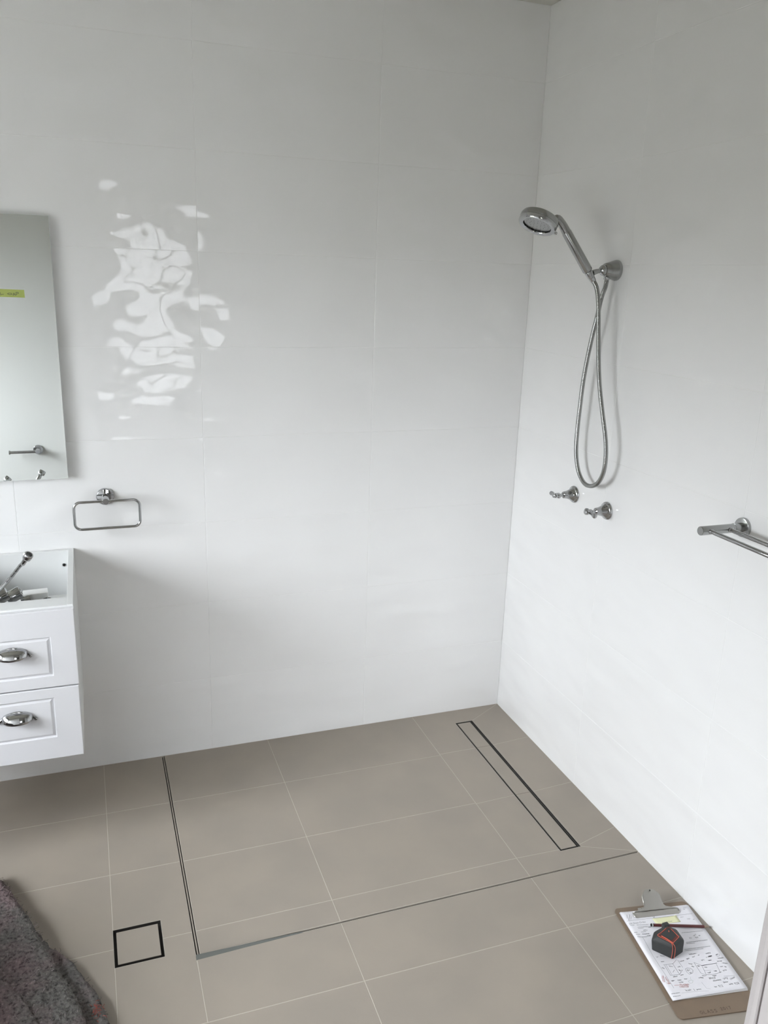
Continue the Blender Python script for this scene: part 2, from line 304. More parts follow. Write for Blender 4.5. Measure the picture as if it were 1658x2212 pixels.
INK_W= [('p', (6.2, 53.5), (17.8, 54.1), 2), ('p', (24.9, 55.1), (59.0, 57.8), 2), ('p', (23.6, 62.8), (53.1, 64.3), 2.5), ('p', (23.2, 66.9), (38.6, 68.0), 1), ('k', (54.2, 67.1), (61.0, 67.0), 3), ('k', (34.5, 76.2), (46.2, 76.3), 4), ('p', (5.1, 79.8), (15.2, 79.6), 3), ('p', (25.3, 81.1), (40.1, 81.6), 3), ('p', (6.7, 86.6), (18.6, 87.8), 2), ('k', (24.8, 88.7), (45.3, 89.5), 3.5), ('k', (7.1, 95.8), (14.1, 96.8), 4.5), ('p', (14.6, 97.4), (33.7, 99.1), 1.5), ('k', (34.9, 96.7), (45.7, 96.7), 4.5), ('p', (163.6, 44.7), (173.9, 44.8), 3), ('p', (179.1, 53.9), (189.4, 54.1), 5), ('p', (195.7, 57.6), (201.2, 57.0), 3), ('p', (190.0, 12.4), (200.4, 12.5), 3), ('p', (186.9, 17.9), (193.1, 18.1), 3), ('p', (137.2, 99.5), (201.3, 101.2), 2.5), ('p', (131.1, 133.8), (195.6, 133.3), 2.5), ('p', (130.1, 137.2), (154.2, 138.9), 2.5), ('p', (113.5, 156.1), (190.5, 155.3), 2.5), ('p', (112.0, 160.6), (166.7, 160.2), 2), ('k', (148.5, 120.6), (156.0, 121.7), 7), ('k', (165.4, 115.8), (174.0, 109.6), 6), ('k', (165.9, 121.9), (174.7, 120.7), 6), ('k', (179.2, 116.5), (184.2, 114.8), 4), ('k', (24.5, 169.8), (30.4, 169.5), 6), ('k', (37.2, 165.9), (47.3, 170.8), 6), ('k', (29.3, 186.4), (37.9, 186.5), 3), ('k', (43.2, 201.8), (52.2, 206.4), 7), ('k', (80.1, 192.5), (93.5, 191.0), 4), ('k', (102.2, 187.7), (111.5, 186.8), 6), ('k', (121.1, 183.6), (129.6, 182.5), 6), ('k', (139.6, 180.5), (144.7, 180.1), 5), ('k', (65.0, 209.4), (73.2, 208.3), 6), ('k', (62.0, 220.0), (71.7, 221.4), 8), ('k', (84.1, 223.2), (92.7, 223.3), 8), ('k', (86.6, 232.3), (92.2, 230.9), 7), ('k', (21.7, 204.3), (26.6, 209.4), 6), ('k', (36.5, 237.0), (49.0, 236.6), 5), ('k', (58.5, 234.8), (67.3, 234.4), 4), ('k', (25.3, 248.8), (34.0, 248.5), 4), ('k', (43.0, 249.2), (54.3, 249.2), 5), ('k', (62.1, 247.2), (69.9, 248.3), 4), ('k', (42.3, 255.5), (53.9, 256.7), 5), ('r', (40.5, 262.1), (65.4, 264.7), 5), ('r', (38.6, 265.6), (63.4, 268.1), 5), ('r', (36.5, 269.4), (61.2, 272.0), 5), ('r', (7.9, 228.6), (2.2, 248.1), 3), ('r', (11.4, 229.1), (5.7, 248.6), 3), ('r', (14.5, 233.9), (15.8, 254.3), 7), ('r', (8.8, 253.3), (18.2, 256.8), 6), ('k', (46.3, 281.8), (62.1, 282.0), 7), ('k', (76.4, 283.1), (89.6, 282.9), 4), ('p', (5.0, 286.2), (28.8, 285.0), 2.5), ('p', (5.2, 294.4), (25.7, 293.8), 2.5), ('k', (99.9, 202.1), (108.6, 205.6), 5), ('k', (103.2, 211.5), (108.3, 214.5), 4), ('k', (117.1, 174.0), (139.0, 173.7), 6), ('k', (163.8, 178.6), (178.8, 176.7), 6), ('k', (162.9, 189.9), (175.3, 188.3), 4), ('k', (157.9, 188.5), (159.7, 191.4), 4), ('k', (189.6, 185.6), (197.1, 184.7), 5), ('k', (140.2, 197.3), (148.6, 196.5), 5), ('k', (158.1, 199.8), (167.9, 200.6), 4), ('k', (188.1, 197.5), (204.4, 197.2), 4), ('k', (180.5, 206.3), (193.8, 206.9), 4), ('k', (189.8, 213.6), (204.8, 217.1), 5), ('k', (179.0, 223.8), (186.6, 224.3), 3), ('k', (190.1, 226.1), (196.3, 226.9), 5), ('k', (178.6, 237.3), (190.1, 237.0), 7), ('k', (118.5, 213.2), (125.8, 214.2), 5), ('k', (135.8, 220.2), (142.4, 220.5), 5), ('k', (134.0, 238.6), (143.6, 237.4), 6), ('k', (154.0, 235.1), (161.7, 235.5), 4), ('k', (166.4, 240.7), (172.3, 240.3), 6), ('k', (114.7, 244.7), (125.0, 246.2), 5), ('k', (141.5, 248.6), (152.5, 248.9), 6), ('k', (102.1, 249.2), (114.4, 251.0), 5), ('k', (127.4, 255.4), (146.2, 255.6), 8), ('k', (133.8, 265.0), (157.0, 263.4), 7), ('k', (164.6, 262.0), (177.7, 260.7), 9), ('k', (182.3, 265.8), (198.0, 260.5), 7), ('k', (158.2, 272.3), (171.5, 272.4), 6), ('k', (126.9, 282.0), (133.7, 281.7), 4), ('k', (170.0, 280.2), (180.2, 279.8), 4), ('k', (127.6, 291.8), (132.9, 292.0), 2)]

# ================================================================ STRUCTURE
XYZ = lambda x, y, z: (x, y, z)
# ---- floor: a screed slab with the drain and edge-trim recesses left out, tiles on top
ROWS = [0, .292, .598, .893, 1.192, 1.492, 1.792, 2.092, 2.26]
SX0, SX1 = -1.3855, -1.3755            # recess of the left shower edge trim
SY0, SY1 = -.9852, -.9782              # recess of the front shower edge trim
CH = (-.238, -.163, -.905, -.095)    # channel drain x0, x1, y0, y1
SQ = (-1.589, -1.463, -.957, -.823)  # square floor drain
holes = [CH, SQ, (SX0, SX1, SY0, 0), (SX1, 0, SY0, SY1)]
xs = sorted({LX - .1, .12, 0} | {h[i] for h in holes for i in (0, 1)}); ys = sorted({-2.32, .12, 0} | {h[i] for h in holes for i in (2, 3)})
floor = struct(finish('floor', boxes_with_holes(B(), xs, ys, holes, -.10, -.0004, XYZ), M['grout_floor']))
tile_polys = []
def rect(x0, x1, y0, y1): tile_polys.append([(x0, y0), (x1, y0), (x1, y1), (x0, y1)])
C0 = -.389
# tiles cut around the channel drain
tile_polys += [
    [(C0, 0), (0, 0), (CH[1], CH[3]), (CH[0], CH[3]), (CH[0], -.286), (C0, -.286)],
    [(0, 0), (0, -.272), (CH[1], -.284), (CH[1], CH[3])],
    [(C0, -.286), (CH[0], -.286), (CH[0], -.598), (C0, -.604)],
    [(CH[1], -.284), (0, -.272), (0, -.588), (CH[1], -.598)],
    [(C0, -.604), (CH[0], -.598), (CH[0], -.898), (C0, -.893)],
    [(CH[1], -.598), (0, -.588), (0, -.852), (CH[1], -.895)],
    [(C0, -.893), (CH[0], -.898), (CH[0], CH[2]), (CH[1], CH[2]), (0, SY1), (C0, SY1)],
    [(CH[1], CH[2]), (CH[1], -.895), (0, -.852), (0, SY1)]]
for a, b in ((0, .292), (.292, .600), (.600, .893), (.893, -SY1)):
    rect(-.989, C0, -b, -a); rect(SX1, -.989, -b, -a)
for a, b in ((-SY0, 1.192), (1.192, 1.492), (1.492, 1.792), (1.792, 2.092), (2.092, 2.2)):
    for x0, x1 in ((C0, 0), (-.989, C0), (-1.589, -.989), (-2.189, -1.589), (-2.789, -2.189), (LX, -2.789)):
        if b < 1.2 and x1 == -.989: rect(SX0, x1, -b, -a)
        elif b < 1.2 and x1 <= -1.589: continue
        else: rect(x0, x1, -b, -a)
for a, b in ((0, .292), (.292, .598), (.598, .893), (.893, 1.192)):
    rect(-2.189, -1.589, -b, -a); rect(-2.789, -2.189, -b, -a); rect(LX, -2.789, -b, -a)
for a, b in ((0, .292), (.292, .598)): rect(-1.589, SX0, -b, -a)
tile_polys.append([(-1.589, -.598), (SX0, -.598), (SX0, -.893), (SQ[1], -.893), (SQ[1], SQ[3]), (-1.589, SQ[3])])
tile_polys.append([(SQ[1], -.893), (SX0, -.893), (SX0, -1.192), (-1.589, -1.192), (-1.589, SQ[2]), (SQ[1], SQ[2])])
for P in tile_polys:
    finish('floor_tile', slab(B(), inset_poly(P, .00095), -.0085, 0, .0005), M['floor_tile'], floor)
# ---- shower edge trims: dark recess, metal bar, and the raised lip at the front left corner
trim_1 = struct(finish('trim_1', box(B(), SX0, SX1, SY0, 0, -.02, -.006), M['dark_gap']))
finish('metal_bar', box(B(), SX0 + .0034, SX1 - .0030, SY0, -.001, -.006, -.0006, .0004), M['floor_tile'], trim_1)
bm = B()
box(bm, SX1, 0, SY0, SY1, -.02, -.006); trim_2 = struct(finish('trim_2', bm, M['dark_gap']))
finish('metal_bar', box(B(), SX1 - .004, -.002, SY0 + .0002, SY0 + .0012, -.006, -.0034, .0003), M['floor_tile'], trim_2)
bm = B()                              # the shower floor stands a little proud here: tapered lip
for s, (xa, xb, ha, hb) in enumerate(((-1.3865, -1.10, .011, .0006),)):
    v = [bm.verts.new(p) for p in ((xa, SY0 - .010, -.0005), (xb, SY0 - .0035, -.0005), (xb, SY0 + .0025, -.0005), (xa, SY0 + .0025, -.0005), (xa, SY0 - .001, ha * .6), (xb, SY0 - .0005, hb), (xb, SY0 + .0022, hb), (xa, SY0 + .0022, ha * .6))]
    for q in ((0, 1, 2, 3), (4, 5, 6, 7), (0, 1, 5, 4), (1, 2, 6, 5), (2, 3, 7, 6), (3, 0, 4, 7)): bm.faces.new([v[i] for i in q])
M['lip'] = mat('grey_grout_lip', (.125, .13, .12), .8, spec=.2)
finish('edge_lip', bm, M['lip'], trim_2)

# ---- tiled walls
ZR = [0, .293, .593, .893, 1.193, 1.493, 1.793, 2.093, 2.393, CZ]
cache = {}
def tile_obj(parent, w_, h_, place):
    """one wall tile, its glazed face at local z = 0 looking along +z; equal sizes share a mesh"""
    k = (round(w_, 3), round(h_, 3))
    if k not in cache:
        bm = slab(B(), inset_poly([(0, 0), (w_, 0), (w_, h_), (0, h_)], .0006), -.009, 0, .0006, lambda x, y, z: (x, z * -1, y))
        o = finish('wall_tile', bm, M['wall_tile'], parent); cache[k] = o.data
    else: o = link('wall_tile', cache[k], None, parent)
    place(o); return o
def wall(name, x0, x1, y0, y1, z0=0, z1=CZ + .1): return struct(finish(name, box(B(), x0, x1, y0, y1, z0, z1), M['grout_white']))
wall_back = wall('wall_back', LX - .1, 0, .0007, .12, -.1); wall_back.data.materials[0] = M['grout_white']
wall_right = wall('wall_right', .0005, .12, -2.32, .12, -.1)
XS = [0, .6, 1.2, 1.8, 2.4, 3.0, 3.4]
for xa, xb in zip(XS, XS[1:]):
    for za, zb in zip(ZR, ZR[1:]):
        def pl(o, x=-xb, z=za): o.location = (x, 0, z)       # face looks along -y
        tile_obj(wall_back, xb - xa, zb - za, pl)
YS = [0, .6, 1.2, 1.8, 2.2]
for ya, yb in zip(YS, YS[1:]):
    for za, zb in zip(ZR, ZR[1:]):
        def pl(o, y=-ya, z=za): o.location = (0, y, z); o.rotation_euler = (0, 0, -math.pi / 2)   # face looks along -x
        tile_obj(wall_right, yb - ya, zb - za, pl)
ceiling = struct(finish('ceiling', box(B(), LX - .1, .12, -2.32, .12, CZ, CZ + .1), M['ceiling']))
# ---- left wall with the window, front wall with the doorway
def pierced(name, m, a0, a1, z0, z1, hole, t0, t1, along):
    f = (lambda a, z, t: (t, a, z)) if along == 'y' else (lambda a, z, t: (a, t, z))
    return struct(finish(name, boxes_with_holes(B(), sorted({a0, a1, hole[0], hole[1]}), sorted({z0, z1, hole[2], hole[3]}), [hole], t0, t1, f), m))
wall_left = pierced('wall_left', M['paint'], -2.32, .12, 0, CZ, (WY0, WY1, WZ0, WZ1), LX - .12, LX, 'y')
DX0, DX1, DZ = -1.664, -.848, 2.035
wall_front = pierced('wall_front', M['paint'], -4.2, 1.6, 0, CZ, (DX0 - .02, DX1 + .02, 0, DZ + .02), FY - .11, FY - .0, 'x')
def window(name, along, t, a0, a1, z0, z1, glass='glass'):
    P = (lambda a0, a1, t0, t1, z0, z1: (t0, t1, a0, a1, z0, z1)) if along == 'y' else (lambda a0, a1, t0, t1, z0, z1: (a0, a1, t0, t1, z0, z1))
    bm = B(); k = .045
    for r in ((a0, a1, z0, z0 + k), (a0, a1, z1 - k, z1), (a0, a0 + k, z0 + k, z1 - k), (a1 - k, a1, z0 + k, z1 - k)):
        box(bm, *P(r[0], r[1], t - .03, t + .03, r[2], r[3]))
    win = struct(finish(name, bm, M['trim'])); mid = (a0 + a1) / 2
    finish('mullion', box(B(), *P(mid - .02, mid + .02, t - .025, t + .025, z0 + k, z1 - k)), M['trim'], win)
    for b0, b1 in ((a0 + k, mid - .02), (mid + .02, a1 - k)):
        if glass == 'glass_frosted':      # a single sheet
            bm = B(); q = P(b0, b1, t, t, z0 + k, z1 - k); bm.faces.new([bm.verts.new(p) for p in ((q[0], q[2], q[4]), (q[1], q[3], q[4]), (q[1], q[3], q[5]), (q[0], q[2], q[5]))])
            finish('pane', bm, M[glass], win); continue
        finish('pane', box(B(), *P(b0, b1, t - .002, t + .002, z0 + k, z1 - k)), M[glass], win)
    return win
window('window_1', 'y', LX - .07, WY0, WY1, WZ0, WZ1)
window('window_2', 'x', BY - .06, BX0, BX1, BZ0, BZ1, 'glass_frosted')
# ---- door frame the camera looks through: jambs with a bead, quirk and stop, and architraves
bm = B()
for s, x in ((1, DX1), (-1, DX0)):
    box(bm, *sorted((x + s * .0, x + s * .020)), FY - .11, FY - .012, 0, DZ + .02)
box(bm, DX0 - .02, DX1 + .02, FY - .11, FY - .012, DZ, DZ + .02)
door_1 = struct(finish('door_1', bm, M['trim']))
for s, x in ((1, DX1), (-1, DX0)):
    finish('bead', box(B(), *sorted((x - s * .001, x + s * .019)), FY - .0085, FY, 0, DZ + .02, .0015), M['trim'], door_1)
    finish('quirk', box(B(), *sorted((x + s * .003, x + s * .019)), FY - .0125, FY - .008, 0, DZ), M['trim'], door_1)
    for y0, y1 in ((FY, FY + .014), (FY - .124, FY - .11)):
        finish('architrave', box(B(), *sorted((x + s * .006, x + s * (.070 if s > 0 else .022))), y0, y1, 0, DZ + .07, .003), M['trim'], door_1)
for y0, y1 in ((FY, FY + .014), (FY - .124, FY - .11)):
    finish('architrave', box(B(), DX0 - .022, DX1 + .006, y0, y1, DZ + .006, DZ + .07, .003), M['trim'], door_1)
# ---- the room beyond the doorway, where the photographer stands
room = struct(finish('floor_2', box(B(), -4.3, 1.7, BY - .12, FY - .11, -.1, 0), M['carpet']))
struct(finish('ceiling_2', box(B(), -4.3, 1.7, BY - .12, FY - .11, CZ, CZ + .1), M['ceiling']))
struct(finish('wall_far', boxes_with_holes(B(), [-4.2, DX_0, DX_1, BX0, BX1, 1.6], sorted({0, BZ0, BZ1, DZ_1, CZ}), [(BX0, BX1, BZ0, BZ1), (DX_0, DX_1, DZ_0, DZ_1)], BY - .12, BY, lambda x, z, y: (x, y, z)), M['far_paint']))
window('added_fill_window', 'x', BY - .06, DX_0, DX_1, DZ_0, DZ_1)  # added out of view for extra daylight through the doorway
struct(finish('wall_far_left', box(B(), -4.3, -4.2, BY, FY, 0, CZ), M['far_paint']))
struct(finish('wall_far_right', box(B(), 1.6, 1.7, BY, FY, 0, CZ), M['far_paint']))

# ================================================================ FLOOR DRAINS
t = thing('channel_drain', 'long narrow tile-insert channel drain in the shower floor near the right wall', 'drain', ((CH[0] + CH[1]) / 2, (CH[2] + CH[3]) / 2, -.02))
def at(o, p): o.parent = p; o.location = tuple(-c for c in p.location); return o
x0, x1, y0, y1 = CH
at(finish('trough', boxes_with_holes(B(), [x0, x0 + .001, x1 - .001, x1], [y0, y0 + .001, y1 - .001, y1], [(x0 + .001, x1 - .001, y0 + .001, y1 - .001)], -.020, -.0006, XYZ), M['dark_steel']), t)
at(finish('trough_bottom', box(B(), x0, x1, y0, y1, -.0200, -.0125), M['dark_gap']), t)
# thin steel edge of the insert tray, with the tile pieces in it
bm = B()
ix0, ix1, iy0, iy1 = x0 + .0050, x1 - .0115, y0 + .0050, y1 - .0070
boxes_with_holes(bm, [ix0, ix0 + .0012, ix1 - .0012, ix1], [iy0, iy0 + .0012, iy1 - .0012, iy1], [(ix0 + .0012, ix1 - .0012, iy0 + .0012, iy1 - .0012)], -.0125, -.0010, XYZ)
at(finish('tray_edge', bm, M['dark_steel']), t)
for a, b in ((-iy1 + .0012, .285), (.285, .598), (.598, -iy0 - .0012)):
    at(finish('insert_tile', slab(B(), inset_poly([(ix0 + .0012, -b), (ix1 - .0012, -b), (ix1 - .0012, -a), (ix0 + .0012, -a)], .0006), -.0125, -.0002, .0004), M['floor_tile']), t)
at(finish('rail_bar', box(B(), x1 - .0068, x1 - .0050, y0 + .002, y1 - .002, -.0125, -.0022), M['dark_steel']), t)
t = thing('floor_drain', 'square tile-insert floor drain with a dark rim beside the grey felt blanket', 'drain', ((SQ[0] + SQ[1]) / 2, (SQ[2] + SQ[3]) / 2, -.02))
x0, x1, y0, y1 = SQ
at(finish('rim', boxes_with_holes(B(), [x0, x0 + .001, x1 - .001, x1], [y0, y0 + .001, y1 - .001, y1], [(x0 + .001, x1 - .001, y0 + .001, y1 - .001)], -.02, -.0006, XYZ), M['dark_gap']), t)
at(finish('trough_bottom', box(B(), x0, x1, y0, y1, -.0200, -.0125), M['dark_gap']), t)
at(finish('insert_tile', slab(B(), [(x0 + .0085, y0 + .0095), (x1 - .0085, y0 + .0095), (x1 - .0085, y1 - .0110), (x0 + .0085, y1 - .0110)], -.0020, -.0002, .0006), M['floor_tile']), t)
at(finish('insert_tray', box(B(), x0 + .0087, x1 - .0087, y0 + .0097, y1 - .0112, -.0125, -.0020), M['dark_gap']), t)

# ================================================================ VANITY
VX1, VX0, VZ0, VZ1, VF = -1.6355, -2.385, .368, .834, -.502
t = thing('vanity_cabinet', 'white wall-hung vanity without its top, two drawers with chrome cup pulls', 'cabinet', ((VX0 + VX1) / 2, -.002, VZ0))
W_ = M['board_white']
at(finish('side_panel', box(B(), VX1 - .0165, VX1, VF, -.002, VZ0, VZ1, .0006), W_), t)
at(finish('side_panel', box(B(), VX0, VX0 + .0165, VF, -.002, VZ0, VZ1, .0006), W_), t)
at(finish('back_panel', box(B(), VX0 + .0165, VX1 - .0165, -.018, -.002, VZ0, VZ1, .0006), W_), t)
at(finish('bottom_panel', box(B(), VX0 + .0165, VX1 - .0165, VF, -.018, VZ0, VZ0 + .016, .0006), W_), t)
at(finish('front_rail', box(B(), VX0 + .0165, VX1 - .0168, VF, VF + .062, VZ1 - .017, VZ1 - .0008, .0006), W_), t)
at(finish('divider_panel', box(B(), -1.985, -1.968, VF, -.018, VZ0 + .016, VZ1 - .017, .0006), W_), t)
at(finish('shelf', box(B(), -1.968, VX1 - .0165, VF, -.27, .762, .776, .0006), W_), t)
o = at(finish('cam_lock', lathe(B(), (-1.668, -.0185, .784), (0, -1, 0), [(0, .0056), (.0018, .0056), (.0018, .0036), (-.0, .003), (-.0, 0)], 16), M['steel']), t); o['label'] = 'dark round screw fitting in the back panel'
def drawer(x0, x1, z0, z1, px0, px1, pz0, pz1, name, hx=None, hz=None):
    """a front with a routed panel frame: outer field, sloping groove, raised centre"""
    bm = B(); yf = VF - .018; yb = VF - .0008
    def ring(x0, x1, z0, z1, y): return [bm.verts.new(p) for p in ((x0, y, z0), (x1, y, z0), (x1, y, z1), (x0, y, z1))]
    g = [ring(x0, x1, z0, z1, yb), ring(x0, x1, z0, z1, yf + .0015), ring(x0 + .0015, x1 - .0015, z0 + .0015, z1 - .0015, yf),
         ring(px0, px1, pz0, pz1, yf)]
    for d, y in ((.0010, yf + .0050), (.0035, yf + .0056), (.0100, yf + .0016), (.0118, yf + .0012)):
        g.append(ring(px0 + d, px1 - d, pz0 + d, pz1 - d, y))
    for a, b in zip(g, g[1:]):
        for k in range(4): bm.faces.new((a[k], a[(k + 1) % 4], b[(k + 1) % 4], b[k]))
    bm.faces.new(g[0]); bm.faces.new(g[-1])
    fr = at(finish(name, bm, M['satin_white'], sharp=12), t)
    if hx is None: return
    # cup pull: a shell bulging forward under an arched rim with two feet
    bm = B(); hw, hh, dp = .0385, .029, .026; n, mm = 20, 8; y0 = yf + .0018; G = []
    for i in range(n + 1):
        a = math.pi * i / n; cx = -math.cos(a) * hw; s = math.sin(a)
        row = []
        for j in range(mm + 1):
            b = (math.pi / 2) * j / mm
            zt = hz + .006 + .016 * s - (1 - math.cos(b)) * hh * (.25 + .75 * s) ; yy = y0 - .001 - dp * (s ** .7) * math.sin(b)
            row.append(bm.verts.new((hx + cx, yy, zt)))
        G.append(row)
    for i in range(n):
        for j in range(mm): bm.faces.new((G[i][j], G[i + 1][j], G[i + 1][j + 1], G[i][j + 1]))
    bmesh.ops.remove_doubles(bm, verts=bm.verts, dist=.0002)
    h = finish('cup_handle', bm, M['chrome'], None, 60); sm = h.modifiers.new('thickness', 'SOLIDIFY'); sm.thickness = .0016; sm.offset = 1
    h.parent = fr
    pts = [(hx + .047 * u, y0 - .0022 - .004 * (1 - abs(u)), hz - .004 + .027 * (1 - abs(u) ** 1.7)) for u in [k / 14 - 1 for k in range(29)]]
    bm = tube(B(), pts, lambda i: .0030 + .0010 * max(0, abs(i - 14) - 11) / 3, 10)
    for s in (-1, 1): lathe(bm, (hx + s * .047, y0 + .0002, hz - .005), (0, -1, 0), [(0, .0045), (.004, .0045), (.006, .003), (.0066, 0)], 14)
    finish('handle_rim', bm, M['chrome'], fr)
drawer(-1.966, VX1 + .0010, .5975, .8285, -1.902, -1.699, .6315, .7505, 'drawer', -1.801, .706)
drawer(-1.966, VX1 - .0006, .371, .5935, -1.902, -1.704, .439, .5645, 'drawer', -1.803, .512)
drawer(VX0, -1.969, .371, .8285, -2.32, -2.035, .44, .7505, 'door')

# ---- plumbing parts lying in the open cabinet
def braided_hose(name, label, pts, ax, loc):
    t = thing(name, label, 'hose', loc)
    P = smooth_path(pts, .0035)
    o = finish('braided_hose', tube(B(), P, lambda i: .0056 if i % 7 == 0 else (.0049 + .0002 * (i % 2)), 12), M['chrome_soft'], None); at(o, t)
    e_ = Vector(pts[-1]); d = Vector(ax).normalized()
    at(finish('ferrule', lathe(B(), e_ - d * .030, d, [(0, .0062), (.001, .0068), (.022, .0068), (.024, .006)], 18), M['chrome']), t)
    bm = lathe(B(), e_ - d * .006, d, [(0, .006), (0, .0112), (.002, .0122), (.015, .0122), (.0165, .0112), (.0165, .0085), (.006, .0082), (.006, .003), (.009, .002), (.009, 0)], 6 * 4)
    at(finish('coupling_nut', bm, M['chrome']), t)
    return t
hd = (-.42, -.28, .55)
e1 = Vector((-1.7395, -.515, .986)); d1 = Vector((.48, -.55, .68)).normalized()
braided_hose('flexible_hose', 'chrome braided hose with a nut rising out of the open vanity at its right', [(-1.955, -.33, .783), (-1.92, -.385, .795), (-1.855, -.425, .84), (-1.80, -.463, .902), (-1.765, -.49, .95), tuple(e1)], (.40, -.30, .62), (-1.93, -.30, .776))
braided_hose('flexible_hose', 'second braided hose, its nut seen only low in the mirror', [(-2.08, -.28, .789), (-2.02, -.38, .80), (-1.965, -.45, .86), (-1.905, -.49, .925), (-1.858, -.515, .968)], (.55, -.25, .55), (-2.08, -.28, .776))
t = thing('mixer_tap_body', 'chrome mixer tap lying on its side inside the open vanity', 'tap', (-1.83, -.36, .776))
ax = Vector((.86, .10, .40)).normalized()
at(finish('tap_barrel', lathe(B(), (-1.862, -.386, .814), ax, [(0, .018), (.002, .0205), (.055, .0205), (.058, .019), (.058, 0)], 32), M['chrome']), t)
at(finish('tap_spout', lathe(B(), (-1.813, -.372, .817), ax, [(0, .0165), (.002, .0185), (.038, .0185), (.041, .017), (.041, .010), (.032, .009), (.032, 0)], 32), M['chrome']), t)
at(finish('tap_lever', tube(B(), [(-1.856, -.384, .834), (-1.885, -.392, .842), (-1.915, -.402, .846)], lambda i: (.007, .006, .005)[i], 12), M['chrome']), t)
t = thing('connector_fitting', 'small satin fitting between the tap and the white carton in the vanity', 'fitting', (-1.778, -.33, .776))
at(finish('fitting_body', lathe(B(), (-1.779, -.345, .793), (.9, .15, .22), [(0, .013), (.02, .014), (.026, .012), (.026, 0)], 24), M['chrome_soft']), t)
o = finish('carton', box(B(), -.034, .034, -.02, .02, 0, .034, .001), M['plastic_white']); o.location = (-1.742, -.315, .7768); o.rotation_euler = (0, 0, R(4))
tag(o, 'small white carton lying inside the open vanity', 'box')
o = finish('waste_outlet', lathe(B(), (0, 0, 0), (0, 0, 1), [(0, .0095), (.030, .0100), (.032, .0125), (.035, .0138), (.041, .0135), (.043, .0120), (.0425, .0100), (.030, .0085), (.029, 0)], 28, False), M['chrome'])
o.location = (-1.706, -.405, .776); o.rotation_euler = (0, 0, 0); tag(o, 'small chrome waste outlet with a dark mouth behind the vanity front rail', 'waste outlet')

# ================================================================ MIRROR
MX1, MX0, MZ0, MZ1, MS = -1.6345, -2.385, 1.079, 1.8775, -.026
t = thing('wall_mirror', 'frameless rectangular mirror standing off the wall above the vanity', 'mirror', ((MX0 + MX1) / 2, -.001, MZ0))
at(finish('backing_frame', boxes_with_holes(B(), [MX0 + .05, MX0 + .09, MX1 - .065, MX1 - .03], [MZ0 + .03, MZ0 + .07, MZ1 - .07, MZ1 - .03], [(MX0 + .09, MX1 - .065, MZ0 + .07, MZ1 - .07)], -.0205, -.0003, lambda x, z, y: (x, y, z)), M['paint']), t)
at(finish('glass_pane', box(B(), MX0, MX1, MS + .0002, MS + .005, MZ0, MZ1, .0006), M['mirror_edge']), t)
at(finish('silvered_face', box(B(), MX0 + .0012, MX1 - .0012, MS - .0002, MS + .0003, MZ0 + .0012, MZ1 - .0012), M['mirror']), t)
ty = MS - .0008
bm = B()
v = [[(-1.862, 1.6655), (-1.7185, 1.6628), (-1.7178, 1.6402), (-1.862, 1.6425)]]
slab(bm, v[0], 0, .0004, 0, lambda x, z, h: (x, MS - .0003 - h, z))
tape = finish('masking_tape', bm, M['tape']); tag(tape, 'strip of lime masking tape with handwriting stuck on the mirror', 'tape')
bm = B(); tf = lambda x, z: (x, MS - .0009, z)
for st in ([(-1.830, 1.660), (-1.832, 1.647), (-1.820, 1.647)], [(-1.812, 1.660), (-1.812, 1.647), (-1.802, 1.647)],
           [(-1.7849, 1.6548), (-1.7835, 1.6478), (-1.7752, 1.6490)], [(-1.7530, 1.6518), (-1.7600, 1.6528), (-1.7650, 1.6505), (-1.7600, 1.6482), (-1.7520, 1.6490), (-1.7528, 1.6508)],
           [(-1.7500, 1.6455), (-1.7470, 1.6535), (-1.7442, 1.6462)], [(-1.7490, 1.6490), (-1.7445, 1.6492)],
           [(-1.7420, 1.6462), (-1.7412, 1.6552), (-1.7350, 1.6552), (-1.7352, 1.6515), (-1.7415, 1.6500)]):
    ribbon(bm, st, .0011, tf)
finish('handwriting', bm, M['ink'], tape, 35, 'stuff')

# ================================================================ TOWEL RING
t = thing('towel_ring', 'chrome rectangular towel ring on the back wall above and right of the vanity', 'towel ring', (-1.525, 0, 1.008))
at(finish('wall_flange', lathe(B(), (-1.526, .0, 1.006), (0, -1, 0), [(0, .0282), (.006, .0285), (.009, .0268), (.0098, .0245), (.0098, 0)], 36), M['chrome']), t)
at(finish('post', lathe(B(), (-1.526, -.009, 1.006), (0, -1, 0), [(0, .0112), (.060, .0112), (.0625, .0100), (.0625, 0)], 28), M['chrome']), t)
pts = []
rx0, rx1, rz0, rz1, rc = -1.6245, -1.421, .914, 1.005, .020
for cx, cz, a0 in ((rx1 - rc, rz1 - rc, 0), (rx0 + rc, rz1 - rc, 90), (rx0 + rc, rz0 + rc, 180), (rx1 - rc, rz0 + rc, 270)):
    for k in range(9):
        a = R(a0 + k * 11.25); pts.append((cx + rc * math.cos(a), -.060 + (1.006 - cz) * .0, cz + rc * math.sin(a)))
at(finish('ring_bar', tube(B(), pts, .0045, 12, True), M['chrome']), t)

